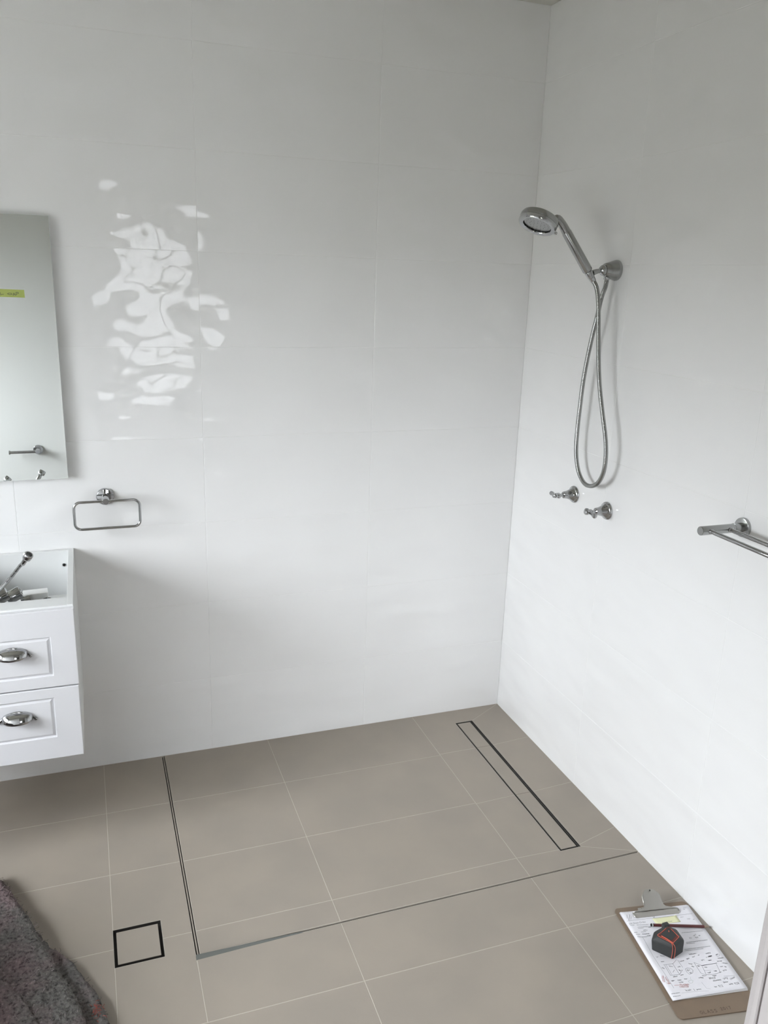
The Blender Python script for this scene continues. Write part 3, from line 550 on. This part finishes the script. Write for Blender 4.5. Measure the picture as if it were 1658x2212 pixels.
# ================================================================ SHOWER
t = thing('shower_bracket', 'chrome conical wall bracket carrying the hand shower on the right wall', 'bracket', (0, -.535, 1.776))
at(finish('wall_cone', lathe(B(), (0, -.535, 1.776), (-1, 0, 0), [(0, .0308), (.004, .0312), (.010, .0300), (.030, .0235), (.043, .0200), (.046, .0180), (.046, 0)], 40), M['chrome_soft']), t)
at(finish('swivel_ball', lathe(B(), (-.040, -.535, 1.775), (-1, 0, 0), [(0, .0135), (.008, .0165), (.014, .0150), (.019, .0105), (.021, .006), (.021, 0)], 28), M['chrome']), t)
at(finish('holder_arm', tube(B(), smooth_path([(-.056, -.535, 1.774), (-.072, -.536, 1.771), (-.086, -.536, 1.766)], .004), lambda i: .0062 + .0003 * i, 14), M['chrome_soft']), t)
H0 = Vector((-.1035, -.536, 1.7705)); H1 = Vector((-.194, -.524, 1.8935)); hx = (H1 - H0).normalized()
at(finish('holder_cradle', lathe(B(), H0 - hx * .024, hx, [(0, .0085), (.002, .0108), (.020, .0128), (.022, .0118)], 24), M['chrome']), t)
at(finish('outlet_nut', lathe(B(), (-.030, -.5305, 1.7635), (0, .0, -1), [(-.020, .008), (0, .0095), (.002, .0102), (.014, .0102), (.016, .0088), (.016, 0)], 24), M['chrome']), t)
t = thing('hand_shower', 'chrome hand shower with round head and long looped metal hose', 'hand shower', tuple(H0))
at(finish('handle', lathe(B(), H0, hx, [(0, .0095), (.001, .0140), (.004, .0152), (.135, .0145), (.1385, .0128), (.1385, 0)], 32), M['chrome_soft']), t)
at(finish('grip_strip', box(B(), .004, .128, -.0042, .0042, .0146, .0166, .0008, 1, Matrix.Translation(H0) @ Matrix((hx, (hx.cross(Vector((0, -.6, -.8)))).normalized(), hx.cross((hx.cross(Vector((0, -.6, -.8)))).normalized()))).transposed().to_4x4()), M['chrome']), t)
av = Vector((-.90, .03, .40)).normalized(); bv0 = Vector((0, -.985, .20)).normalized(); bv = (bv0 - av * bv0.dot(av)).normalized(); nv = av.cross(bv).normalized()
if nv.z > 0: nv = -nv
HC = H1 + hx * .002 + av * .083 + Vector((-.006, 0, -.020))
bm = B()                                                # neck from the handle into the back of the head
npts = smooth_path([H0 + hx * .134, H1 + hx * .012, H1 + hx * .016 + av * .018 - nv * .003, HC - av * .040 - nv * .004], .005)
tube(bm, npts, lambda i: .0138 - .0002 * i, 18)
at(finish('neck', bm, M['chrome_soft']), t)
head = at(finish('head_shell', lathe(B(), HC - nv * .020, nv, [(0, 0), (.0, .030), (.003, .043), (.009, .0545), (.015, .0575), (.022, .0580), (.026, .0565)], 48), M['chrome_soft']), t)
at(finish('head_ring', lathe(B(), HC + nv * .006, nv, [(0, .0565), (.0015, .0575), (.010, .0570), (.014, .0540), (.0145, .0480), (.0125, .0430), (.0115, .0425)], 48, False), M['chrome']), t)
at(finish('face_plate', lathe(B(), HC + nv * .013, nv, [(0, .0440), (.0012, .0430), (.0020, .0400), (.0022, 0)], 48), M['chrome_soft']), t)
bm = B()
for rr, nn in ((.034, 20), (.023, 12), (.0115, 6)):
    for k in range(nn):
        a = 2 * math.pi * k / nn; lathe(bm, HC + nv * .0150 + av * rr * math.cos(a) + bv * rr * math.sin(a), nv, [(0, .0011), (.0008, .0008), (.0008, 0)], 6)
at(finish('spray_nozzles', bm, M['nozzle'], None, 35, 'stuff'), t)
bm = B()                                                # little clear jets round the rim
at(finish('spray_selector', box(B(), -.004, .010, -.005, .005, 0, .008, .002, 1, Matrix.Translation(HC - av * .060 + nv * .004) @ Matrix((-av, bv, nv)).transposed().to_4x4()), M['chrome']), t)
at(finish('hose_cone', lathe(B(), H0 - hx * .002, -hx, [(0, .0100), (.026, .0095), (.034, .0085), (.037, .0070), (.037, 0)], 20), M['chrome']), t)
HP = smooth_path([tuple(H0 - hx * .034)] + HOSE_[1:], .00145)
o = finish('metal_hose', tube(B(), HP, lambda i: (.0070, .0073, .0064)[i % 3], 10), M['hose_metal'], None, 60); at(o, t)

def shower_tap(label, y, z, turn):
    t = thing('shower_tap', label, 'tap', (0, y, z), 0, 'shower taps')
    ob = lambda n, bm, m: finish(n, bm, m, t)
    ob('wall_flange', lathe(B(), (0, 0, 0), (-1, 0, 0), [(0, .0285), (.003, .0290), (.0045, .0275), (.006, .0285), (.009, .0265), (.0105, .0235)], 40), M['chrome'])
    ob('bell', lathe(B(), (-.0095, 0, 0), (-1, 0, 0), [(0, .0245), (.004, .0215), (.014, .0165), (.024, .0132), (.032, .0122), (.036, .0112), (.0385, .0080), (.0385, 0)], 40), M['chrome'])
    ob('spindle', lathe(B(), (-.046, 0, 0), (-1, 0, 0), [(0, .0065), (.004, .0048), (.012, .0052), (.014, .0072), (.018, .0080)], 24), M['chrome'])
    hub = ob('handle_hub', lathe(B(), (-.060, 0, 0), (-1, 0, 0), [(0, .0060), (.002, .0088), (.018, .0088), (.020, .0072), (.0215, .0080), (.024, .0076), (.0252, .0062), (.0252, 0)], 28), M['chrome'])
    a = R(turn); d = Vector((0, math.cos(a), math.sin(a)))
    for s, L in ((1, .040), (-1, .019)):
        o = finish('lever', lathe(B(), Vector((-.070, 0, 0)), d * s, [(.004, .0048), (.010, .0040), (L * .55, .0056), (L - .009, .0080), (L - .003, .0074), (L, .0045), (L + .001, 0)], 18), M['chrome'], t)
    return t
shower_tap('chrome shower tap nearer the corner, its lever turned to the back', -.426, 1.034, -2)
shower_tap('chrome shower tap lower right of its pair, its lever turned to the front', -.622, 1.030, 187)

# ================================================================ DOUBLE TOWEL RAIL
t = thing('double_towel_rail', 'chrome double towel rail on the right wall at the picture edge', 'towel rail', (0, -1.204, 1.149))
for dy in (0, -.66):
    y = -1.204 + dy
    at(finish('wall_flange', lathe(B(), (0, y, 1.149), (-1, 0, 0), [(0, .0250), (.007, .0252), (.0085, .0245), (.009, .0230), (.009, 0)], 36), M['chrome_soft']), t)
    at(finish('arm', lathe(B(), (-.008, y, 1.149), (-1, 0, 0), [(0, .0125), (.026, .0125), (.0262, .0117), (.128, .0117), (.1295, .0108), (.1295, 0)], 28), M['chrome_soft']), t)
for x in (-.113, -.052):
    at(finish('rail', lathe(B(), (x, -1.204 - .009, 1.149), (0, -1, 0), [(0, .0072), (.005, .0072), (.006, .0058), (.64, .0058), (.641, .0072), (.646, .0072)], 20), M['chrome']), t)

# ================================================================ TOILET ROLL HOLDER (on the front wall, seen in the mirror)
t = thing('toilet_roll_holder', 'chrome toilet roll holder without a roll, seen in the mirror', 'holder', (-1.836, FY, .730))
at(finish('wall_flange', lathe(B(), (-1.836, FY, .733), (0, 1, 0), [(0, .026), (.008, .026), (.0095, .0245), (.0095, 0)], 32), M['chrome']), t)
at(finish('post', lathe(B(), (-1.836, FY + .009, .733), (0, 1, 0), [(0, .0125), (.055, .0125), (.057, .0112), (.057, 0)], 24), M['chrome']), t)
at(finish('roll_arm', lathe(B(), (-1.842, FY + .054, .7315), (-1, 0, .0), [(0, .0080), (.134, .0080), (.135, .0115), (.141, .0115), (.142, .0105), (.142, 0)], 24), M['chrome']), t)

# ================================================================ CLIPBOARD AND PAPERS
PA = R(-9.6)
UX, UY = math.cos(PA), math.sin(PA)
def pf(z): return lambda x, y: (-.2175 + x * .001 * UX + y * .001 * UY, -1.1923 + x * .001 * UY - y * .001 * UX, z)
def pf3(x, y, z): a = pf(0)(x, y); return (a[0], a[1], z)
def rounded(x0, x1, y0, y1, r, n=5):
    out = []
    for cx, cy, a0 in ((x1 - r, y1 - r, 0), (x0 + r, y1 - r, 90), (x0 + r, y0 + r, 180), (x1 - r, y0 + r, 270)):
        for k in range(n): a = R(a0 + 90 * k / (n - 1)); out.append((cx + r * math.cos(a), cy + r * math.sin(a)))
    return out
BD = rounded(-10.6, 212.5, -16.5, 356.5, 12)
t = thing('clipboard', 'brown hardboard clipboard marked GLASS 2017 lying on the floor by the right wall', 'clipboard', pf(0)(100, 170))
at(finish('board', slab(B(), BD, .0006, .0036, .0004, pf3), M['hardboard']), t)
at(finish('board_edge', slab(B(), rounded(-10.2, 212.1, -16.1, 356.1, 12), .0002, .0016, 0, pf3), M['hardboard_edge']), t)
bm = B(); write(bm, 'GLASS', (50, 349.5), (98, 350.0), 8.5, 1.0, pf(.00372)); write(bm, '2017', (107, 347.0), (137, 346.5), 8.0, 1.0, pf(.00372))
o = at(finish('handwriting', bm, M['ink_brown'], None, 35, 'stuff'), t); o['label'] = 'GLASS 2017 handwritten in brown marker'
# clip: pressed plate with rounded lower corners, rising handle, spring barrel, rivets
def plate(name, rows, thick=.0009):
    """rows: (half width mm, y mm, z m); a bent sheet metal strip centred on x = 102"""
    bm = B(); G = []
    for hw, y, z in rows: G.append([bm.verts.new(pf3(102 + hw * k / 8, y, z + .0014 * (1 - (k / 8) ** 2) * (1 if name == 'clip_handle' else 0))) for k in range(-8, 9)])
    for a, b in zip(G, G[1:]):
        for k in range(16): bm.faces.new((a[k], a[k + 1], b[k + 1], b[k]))
    o = finish(name, bm, M['clip_metal'], None, 50); s = o.modifiers.new('thickness', 'SOLIDIFY'); s.thickness = thick; s.offset = 0; return at(o, t)
plate('clip_jaw', [(70, 12, .0095), (71, 15, .0105), (71, 22, .0095), (69.5, 27, .0075), (66, 29.6, .0068), (62, 30.4, .0066)])
plate('clip_handle', [(70, 13, .0105), (58, 10, .0125), (36, 6, .0155), (30, 2, .019), (29, -8, .026), (28.5, -17, .0325), (26, -22, .0360), (19, -29, .0395), (13.5, -33.5, .0415), (12, -34.3, .0418)])
bm = B(); lathe(bm, pf(.0090)(66, 2), Vector(pf(0)(138, 2)) - Vector(pf(0)(66, 2)), [(0, .003), (.0, .0042), (.072, .0042), (.072, .003)], 14)
at(finish('spring_barrel', bm, M['steel']), t)
at(finish('clip_base', slab(B(), rounded(58, 146, -8, 10, 3), .0034, .0046, 0, pf3), M['clip_metal']), t)
for x in (38, 166):
    o = at(finish('rivet', lathe(B(), pf(.0034)(x, 6), (0, 0, 1), [(0, .0030), (.0012, .0028), (.0020, .0014), (.0020, 0)], 12), M['rubber_dark']), t)
o = at(finish('hanging_hole', lathe(B(), pf(.0440)(102, -28), (0, -.25, 1), [(0, .0022), (.0010, .0022), (.0010, 0)], 14), M['rubber_dark']), t)
# paper stack (a few sheets under the order form)
t = thing('paper_stack', 'sheets of white paper under the order form on the clipboard', 'papers', pf(.0036)(100, 150))
for k, (dx, dy, da) in enumerate(((0, 0, 0), (.8, 3.0, .3), (-1.4, -.6, -.4), (1.2, 1.2, .2))):
    P = [(-1.5, 3), (210, 2), (210.5, 298), (-.5, 301)]; ca, sa = math.cos(R(da)), math.sin(R(da))
    P = [(x * ca - y * sa + dx, x * sa + y * ca + dy) for x, y in P]
    at(finish('sheet', slab(B(), P, .00365 + k * .0006, .0041 + k * .0006, 0, pf3), M['paper_low'] if k % 2 else M['paper']), t)
bm = B(); n1, n2 = 16, 22; G = []
ZP = .0063
for j in range(n2 + 1):
    row = []
    for i in range(n1 + 1):
        x = -1.5 + 212.5 * i / n1; y = 3 + (293.5 + 9 * (1 - i / n1)) * j / n2
        z = ZP + .0016 * max(0, (j / n2 - .93) / .07) ** 2 * (.4 + .6 * math.sin(i / n1 * 3.1)) * .4 + (.0012 * max(0, 1 - (x + y) / 22))
        row.append(bm.verts.new(pf3(x, y, z)))
    G.append(row)
for j in range(n2):
    for i in range(n1): bm.faces.new((G[j][i], G[j][i + 1], G[j + 1][i + 1], G[j + 1][i]))
t = thing('order_form', 'white order form with sketches, handwriting and red ink held by the clip', 'paper', pf(ZP)(100, 150))
o = finish('sheet', bm, M['paper'], None); s = o.modifiers.new('thickness', 'SOLIDIFY'); s.thickness = .0002; s.offset = -1; at(o, t)
INK = {'k': B(), 'p': B(), 'r': B(), 'g': B()}
random.seed(4)
fz = pf(ZP + .00042)
for k, w_, pts in INK_S: ribbon(INK[k], pts, w_ * (.8 if k != 'r' else 1), fz)
for k, (xa, ya), (xb, yb), h in INK_W:                  # too small to read in the photograph: letter-like pen marks
    L = math.hypot(xb - xa, yb - ya); ex, ey = (xb - xa) / L, (yb - ya) / L; n = max(2, round(L / (h * .42))); pts = []
    for i in range(n * 2 + 1):
        u = i / (n * 2) * L; q = (random.uniform(.0, .35) if i % 2 else random.uniform(-.55, -.25)) * h
        if random.random() < .12 and len(pts) > 1: ribbon(INK[k], pts, .55 if k == 'k' else .45, fz); pts = []
        pts.append((xa + ex * u - ey * q, ya + ey * u + ex * q))
    if len(pts) > 1: ribbon(INK[k], pts, .55 if k != 'p' else .45, fz)
ribbon(INK['k'], [(167.0, 187.0), (176.0, 186.4)], 2.6, fz)
write(INK['k'], '912', (139, 284.5), (152, 284), 6.5, .7, fz); write(INK['k'], '938', (185, 283), (199, 282.5), 6.5, .7, fz)
for k, nm, mn, lb in (('k', 'handwriting', 'ink', None), ('p', 'printed_lines', 'ink_soft', None), ('r', 'red_notes', 'ink_red', 'red handwritten notes'), ('g', 'stamp_mark', 'ink_green', 'pale green round mark')):
    o = at(finish(nm, INK[k], M[mn], None, 35, 'stuff'), t)
    if lb: o['label'] = lb
fc = bpy.data.curves.new('form_title', 'FONT'); fc.body = 'Job Sheet Order'; fc.size = .0076
fo = bpy.data.objects.new('form_title', fc); COL.objects.link(fo); me = bpy.data.meshes.new_from_object(fo); bpy.data.objects.remove(fo)
o = link('form_title', me, M['ink_soft']); o.parent = t
q = pf(ZP + .0003)(5.5, 49.2); o.location = tuple(a - b for a, b in zip(q, t.location)); o.rotation_euler = (0, 0, PA)
# sticky note, pencil, tape measure
bm = B(); G = []
for j in range(7):
    G.append([bm.verts.new(pf3(80 + 74 * i / 8 + 1.5 * j / 6, 38.5 + 23 * j / 6 - (2.0 if i == 8 and j == 0 else 0), ZP + .0006 + .0035 * (max(0, (6 - j) / 6 - .35) ** 2) * (i / 8) ** 2 + .0002)) for i in range(9)])
for j in range(6):
    for i in range(8): bm.faces.new((G[j][i], G[j][i + 1], G[j + 1][i + 1], G[j + 1][i]))
sticky = finish('sticky_note', bm, M['sticky']); s = sticky.modifiers.new('thickness', 'SOLIDIFY'); s.thickness = .0002; s.offset = 1
tag(sticky, 'pale yellow sticky note on the order form under the pencil', 'note')
bm = B(); random.seed(9); pts = []
for i in range(17): pts.append((102 + i * 1.9, 56 + (random.uniform(-1.8, 0) if i % 2 else random.uniform(0, 1.4))))
ribbon(bm, pts, .6, pf(ZP + .00105)); finish('handwriting', bm, M['ink'], sticky, 35, 'stuff')
p0 = Vector((-.1680, -1.2660, ZP + .0049)); p1 = Vector((-.0085, -1.3235, ZP + .0049)); pd = (p1 - p0).normalized()
t = thing('pencil', 'dark red hexagonal pencil with black and white end lying on the order form', 'pencil', tuple(p0 - Vector((0, 0, .0042))))
L = (p1 - p0).length
at(finish('shaft', lathe(B(), p0 + pd * .0085, pd, [(0, .0041), (L - .0275, .0041)], 6), M['pencil']), t)
at(finish('end_cap', lathe(B(), p0, pd, [(0, .0030), (.001, .0041), (.0045, .0041)], 6), M['rubber_dark']), t)
at(finish('white_band', lathe(B(), p0 + pd * .0045, pd, [(0, .00412), (.0018, .00412)], 6), M['plastic_white']), t)
at(finish('dark_band', lathe(B(), p0 + pd * .0063, pd, [(0, .0041), (.0022, .0041)], 6), M['rubber_dark']), t)
at(finish('sharpened_wood', lathe(B(), p0 + pd * (L - .019), pd, [(0, .0040), (.014, .0012)], 12), M['wood']), t)
at(finish('lead', lathe(B(), p0 + pd * (L - .005), pd, [(0, .0012), (.005, .0003), (.005, 0)], 10), M['ink']), t)

ZT = ZP + .0005
t = thing('tape_measure', 'black tape measure with orange edge lines standing on the order form', 'tape measure', (-.172, -1.338, ZT))
base = [(-.1843, -1.3824), (-.2171, -1.3380), (-.1960, -1.3130), (-.1500, -1.3030), (-.1300, -1.3230), (-.1395, -1.3700)]
midr = [(-.1845, -1.3832), (-.2206, -1.3340), (-.1950, -1.3115), (-.1490, -1.3025), (-.1285, -1.3230), (-.1345, -1.3640)]
kite = [(-.1854, -1.3765), (-.2060, -1.3376), (-.1815, -1.3290), (-.1545, -1.3184), (-.1500, -1.3380), (-.1514, -1.3611)]
bm = B(); z3 = (ZT, .0370, .0500)
V = [[bm.verts.new((x, y, z)) for x, y in P] for P, z in zip((base, midr, kite), z3)]
for a, b in zip(V, V[1:]):
    for k in range(6): bm.faces.new((a[k], a[(k + 1) % 6], b[(k + 1) % 6], b[k]))
bm.faces.new(V[0]); bm.faces.new(V[2])
bmesh.ops.bevel(bm, geom=[e_ for e_ in bm.edges if all(v.co.z > ZT + .001 for v in e_.verts) or abs(e_.verts[0].co.z - e_.verts[1].co.z) > .001], offset=.0045, segments=3, affect='EDGES', profile=.6)
at(finish('case', bm, M['case'], None, 28), t)
def off(P, c, k): return [(c[0] + (x - c[0]) * k, c[1] + (y - c[1]) * k) for x, y in P]
kc = (sum(p[0] for p in kite) / 6, sum(p[1] for p in kite) / 6)
k4 = [kite[0], kite[1], kite[3], kite[5]]
# dark red inlay and black centre plate on the top
at(finish('top_inlay', slab(B(), off(kite, kc, .97), .0490, .0503, .0003), M['case_red']), t)
at(finish('top_plate', slab(B(), off(kite, (kc[0] + .004, kc[1] + .006), .70), .0500, .0510, .0003), M['case']), t)
def line(pts, r): return tube(B(), smooth_path(pts, .003), r, 8)
K = lambda p, z=.0504: (p[0], p[1], z)
oline = lambda pts, r=.0009: at(finish('orange_line', line(pts, r), M['orange']), t)
N_, Lf, Bk, Rt = k4
fL = (N_[0] - .0018, N_[1] + .0004); fR = (N_[0] + .0030, N_[1] - .0000)
mix = lambda a, b, u: (a[0] + (b[0] - a[0]) * u, a[1] + (b[1] - a[1]) * u)
c2 = off([N_, Lf, Bk, Rt], kc, .95)
oline([K(mix(c2[1], c2[2], .78)), K(mix(c2[1], c2[2], .25)), K(c2[1]), K(mix(c2[1], c2[0], .4)), K(mix(c2[1], c2[0], .90)), (-.1880, -1.3790, .0480), (-.1880, -1.3815, .0400), (-.1880, -1.3822, .0250), (-.1878, -1.3812, .0085)], .0007)
oline([K(mix(c2[3], c2[2], .75)), K(mix(c2[3], c2[2], .3)), K(c2[3])], .0007)
oline([K(c2[3], .0507), K(mix(c2[3], c2[0], .5), .0509), K(mix(c2[3], c2[0], .93), .0505), (-.1822, -1.3798, .0480), (-.1806, -1.3826, .0400), (-.1802, -1.3834, .0250), (-.1800, -1.3826, .0085)], .0007)
c3 = off([N_, Lf, Bk, Rt], kc, .80)
oline([K(mix(c3[1], c3[0], .15), .0510), K(mix(c3[1], c3[0], .6), .0511), K(mix(c2[0], c2[3], .06), .0509)], .0013)
oline([K(mix(kc, Bk, .38), .0513), K(mix(kc, Bk, .20), .0513)], .0010)
at(finish('belt_clip_nub', box(B(), -.161, -.142, -1.312, -1.2985, .030, .0455, .003, 2), M['case']), t)
at(finish('side_wear', box(B(), -.1310, -.1272, -1.352, -1.330, .012, .030, .0015), M['case_red']), t)

# ================================================================ FELT BLANKET
t = thing('felt_blanket', 'folded grey mauve felt moving blanket on the floor at the left', 'blanket', (-1.85, -1.2, 0))
EDGE_TOP = [(-1.915, -.54), (-1.8823, -.5897), (-1.8008, -.7638), (-1.7674, -.8558), (-1.7216, -.9619), (-1.6939, -1.0356), (-1.6548, -1.1547), (-1.622, -1.30), (-1.600, -1.45)]
EDGE_LOW = [(-1.900, -.535), (-1.868, -.585), (-1.790, -.765), (-1.752, -.845), (-1.700, -.915), (-1.668, -.975), (-1.636, -1.045), (-1.600, -1.170), (-1.575, -1.30), (-1.555, -1.45)]
EDGE_3 = [(-1.995, -.66), (-1.96, -.74), (-1.905, -.86), (-1.86, -.95), (-1.80, -1.05), (-1.755, -1.15), (-1.72, -1.28), (-1.70, -1.45)]
def fold_layer(name, edge, z0, z1, back):
    """one folded thickness: rounded nose along the edge, running back away from it"""
    E = smooth_path([(x, y, 0) for x, y in edge], .010); bm = B(); G = []; h = (z1 - z0) / 2; zc = (z0 + z1) / 2
    for i, p in enumerate(E):
        d = (E[min(i + 1, len(E) - 1)] - E[max(i - 1, 0)]).normalized(); nrm = Vector((d.y, -d.x, 0))     # towards the left, away from the nose
        if nrm.x > 0: nrm = -nrm
        row = []
        prof = [(back, z0)] + [(back * k / 6, z0) for k in (4, 2)] + [(h * 1.2, z0)]
        prof += [(h * 1.2 - h * 1.2 * math.cos(R(a)) * (1), zc + h * math.sin(R(a))) for a in (-60, -35, -10, 15, 40, 62)]
        prof += [(h * 1.2 + back * k / 40, z1) for k in range(0, 39)]
        for s_, z in prof:
            q = p + nrm * s_; f = noise.noise(Vector((q.x * 9, q.y * 9, z * 14 + z0 * 50))) ; g_ = noise.noise(Vector((q.x * 60, q.y * 60, z * 60))); g2 = noise.noise(Vector((q.x * 150, q.y * 150, z * 150)))
            k_ = 1 if z > z0 + .001 else 0
            row.append(bm.verts.new((q.x + k_ * (.004 * f + .0022 * g_ + .0018 * g2), q.y + k_ * (.003 * g_ + .0015 * g2), z + k_ * (.007 * f + .0030 * g_ + .0022 * g2))))
        G.append(row)
    for a, b in zip(G, G[1:]):
        for k in range(len(a) - 1): bm.faces.new((a[k], a[k + 1], b[k + 1], b[k]))
    bm.faces.new(G[0]); bm.faces.new(G[-1])
    return at(finish(name, bm, M['felt'], None, 80), t), G
LAY = [fold_layer('felt_layer', EDGE_LOW, .002, .030, .42), fold_layer('felt_layer', EDGE_TOP, .028, .062, .40), fold_layer('felt_layer', EDGE_3, .054, .074, .30)]
random.seed(12)
def fibres(n, r, name, m, lift):
    bm = B()
    for _ in range(n):
        o_, G = random.choice(LAY) if False else LAY[random.choice((0, 1, 1, 1, 2))]
        me = o_.data; vtx = me.vertices[random.randrange(len(me.vertices))]
        c = vtx.co + Vector(t.location) + o_.location
        if c.z < .012 or c.x > -1.45 or c.y < -1.42: continue
        nn = vtx.normal; d = Vector((random.gauss(0, 1), random.gauss(0, 1), random.gauss(0, .25))).normalized(); L = random.uniform(.004, .014)
        b1 = c + nn * lift * random.uniform(.2, 1) + d * L * .5 + Vector((random.gauss(0, .002), random.gauss(0, .002), 0)); b2 = c + nn * lift * random.uniform(-.6, 1.2) + d * L
        tube(bm, [c - nn * .001, b1, b2], r, 3)
    return at(finish(name, bm, m, None, 80, 'stuff'), t)
fibres(7000, .00055, 'felt_fibres', M['felt'], .004)
fibres(520, .00045, 'pale_fibres', M['fibre'], .005)
M['red_thread'] = mat('red_thread', (.30, .07, .05), .9)
bm = B(); random.seed(3)
for _ in range(40):
    c = Vector((-1.632 + random.gauss(0, .006), -1.108 + random.gauss(0, .012), .036 + random.gauss(0, .004))); d = Vector((random.gauss(0, 1), random.gauss(0, 1), random.gauss(0, .4))).normalized()
    tube(bm, [c, c + d * .004 + Vector((0, 0, .001)), c + d * .009], .0006, 3)
o = at(finish('red_threads', bm, M['red_thread'], None, 80, 'stuff'), t); o['label'] = 'tuft of red threads at the blanket edge'

# unseen blanket mound, added to shade the left floor and vanity front
bm = B(); G = []; nx, ny = 26, 34
for j in range(ny + 1):
    row = []
    for i in range(nx + 1):
        u, v_ = i / nx * 2 - 1, j / ny * 2 - 1; x = -2.53 + u * .40; y = -1.28 + v_ * .56
        h = .60 * max(0, 1 - abs(u) ** 5) ** .6 * max(0, 1 - abs(v_) ** 5) ** .6 + .012 * noise.noise(Vector((x * 7, y * 7, 0)))
        row.append(bm.verts.new((x, y, max(.003, h))))
    G.append(row)
for j in range(ny):
    for i in range(nx): bm.faces.new((G[j][i], G[j][i + 1], G[j + 1][i + 1], G[j + 1][i]))
bm.faces.new([v for v in G[0]] + [G[j][nx] for j in range(1, ny + 1)] + [G[ny][i] for i in range(nx - 1, -1, -1)] + [G[j][0] for j in range(ny - 1, 0, -1)])
at(finish('added_shade_mound', bm, M['felt'], None, 80), t)
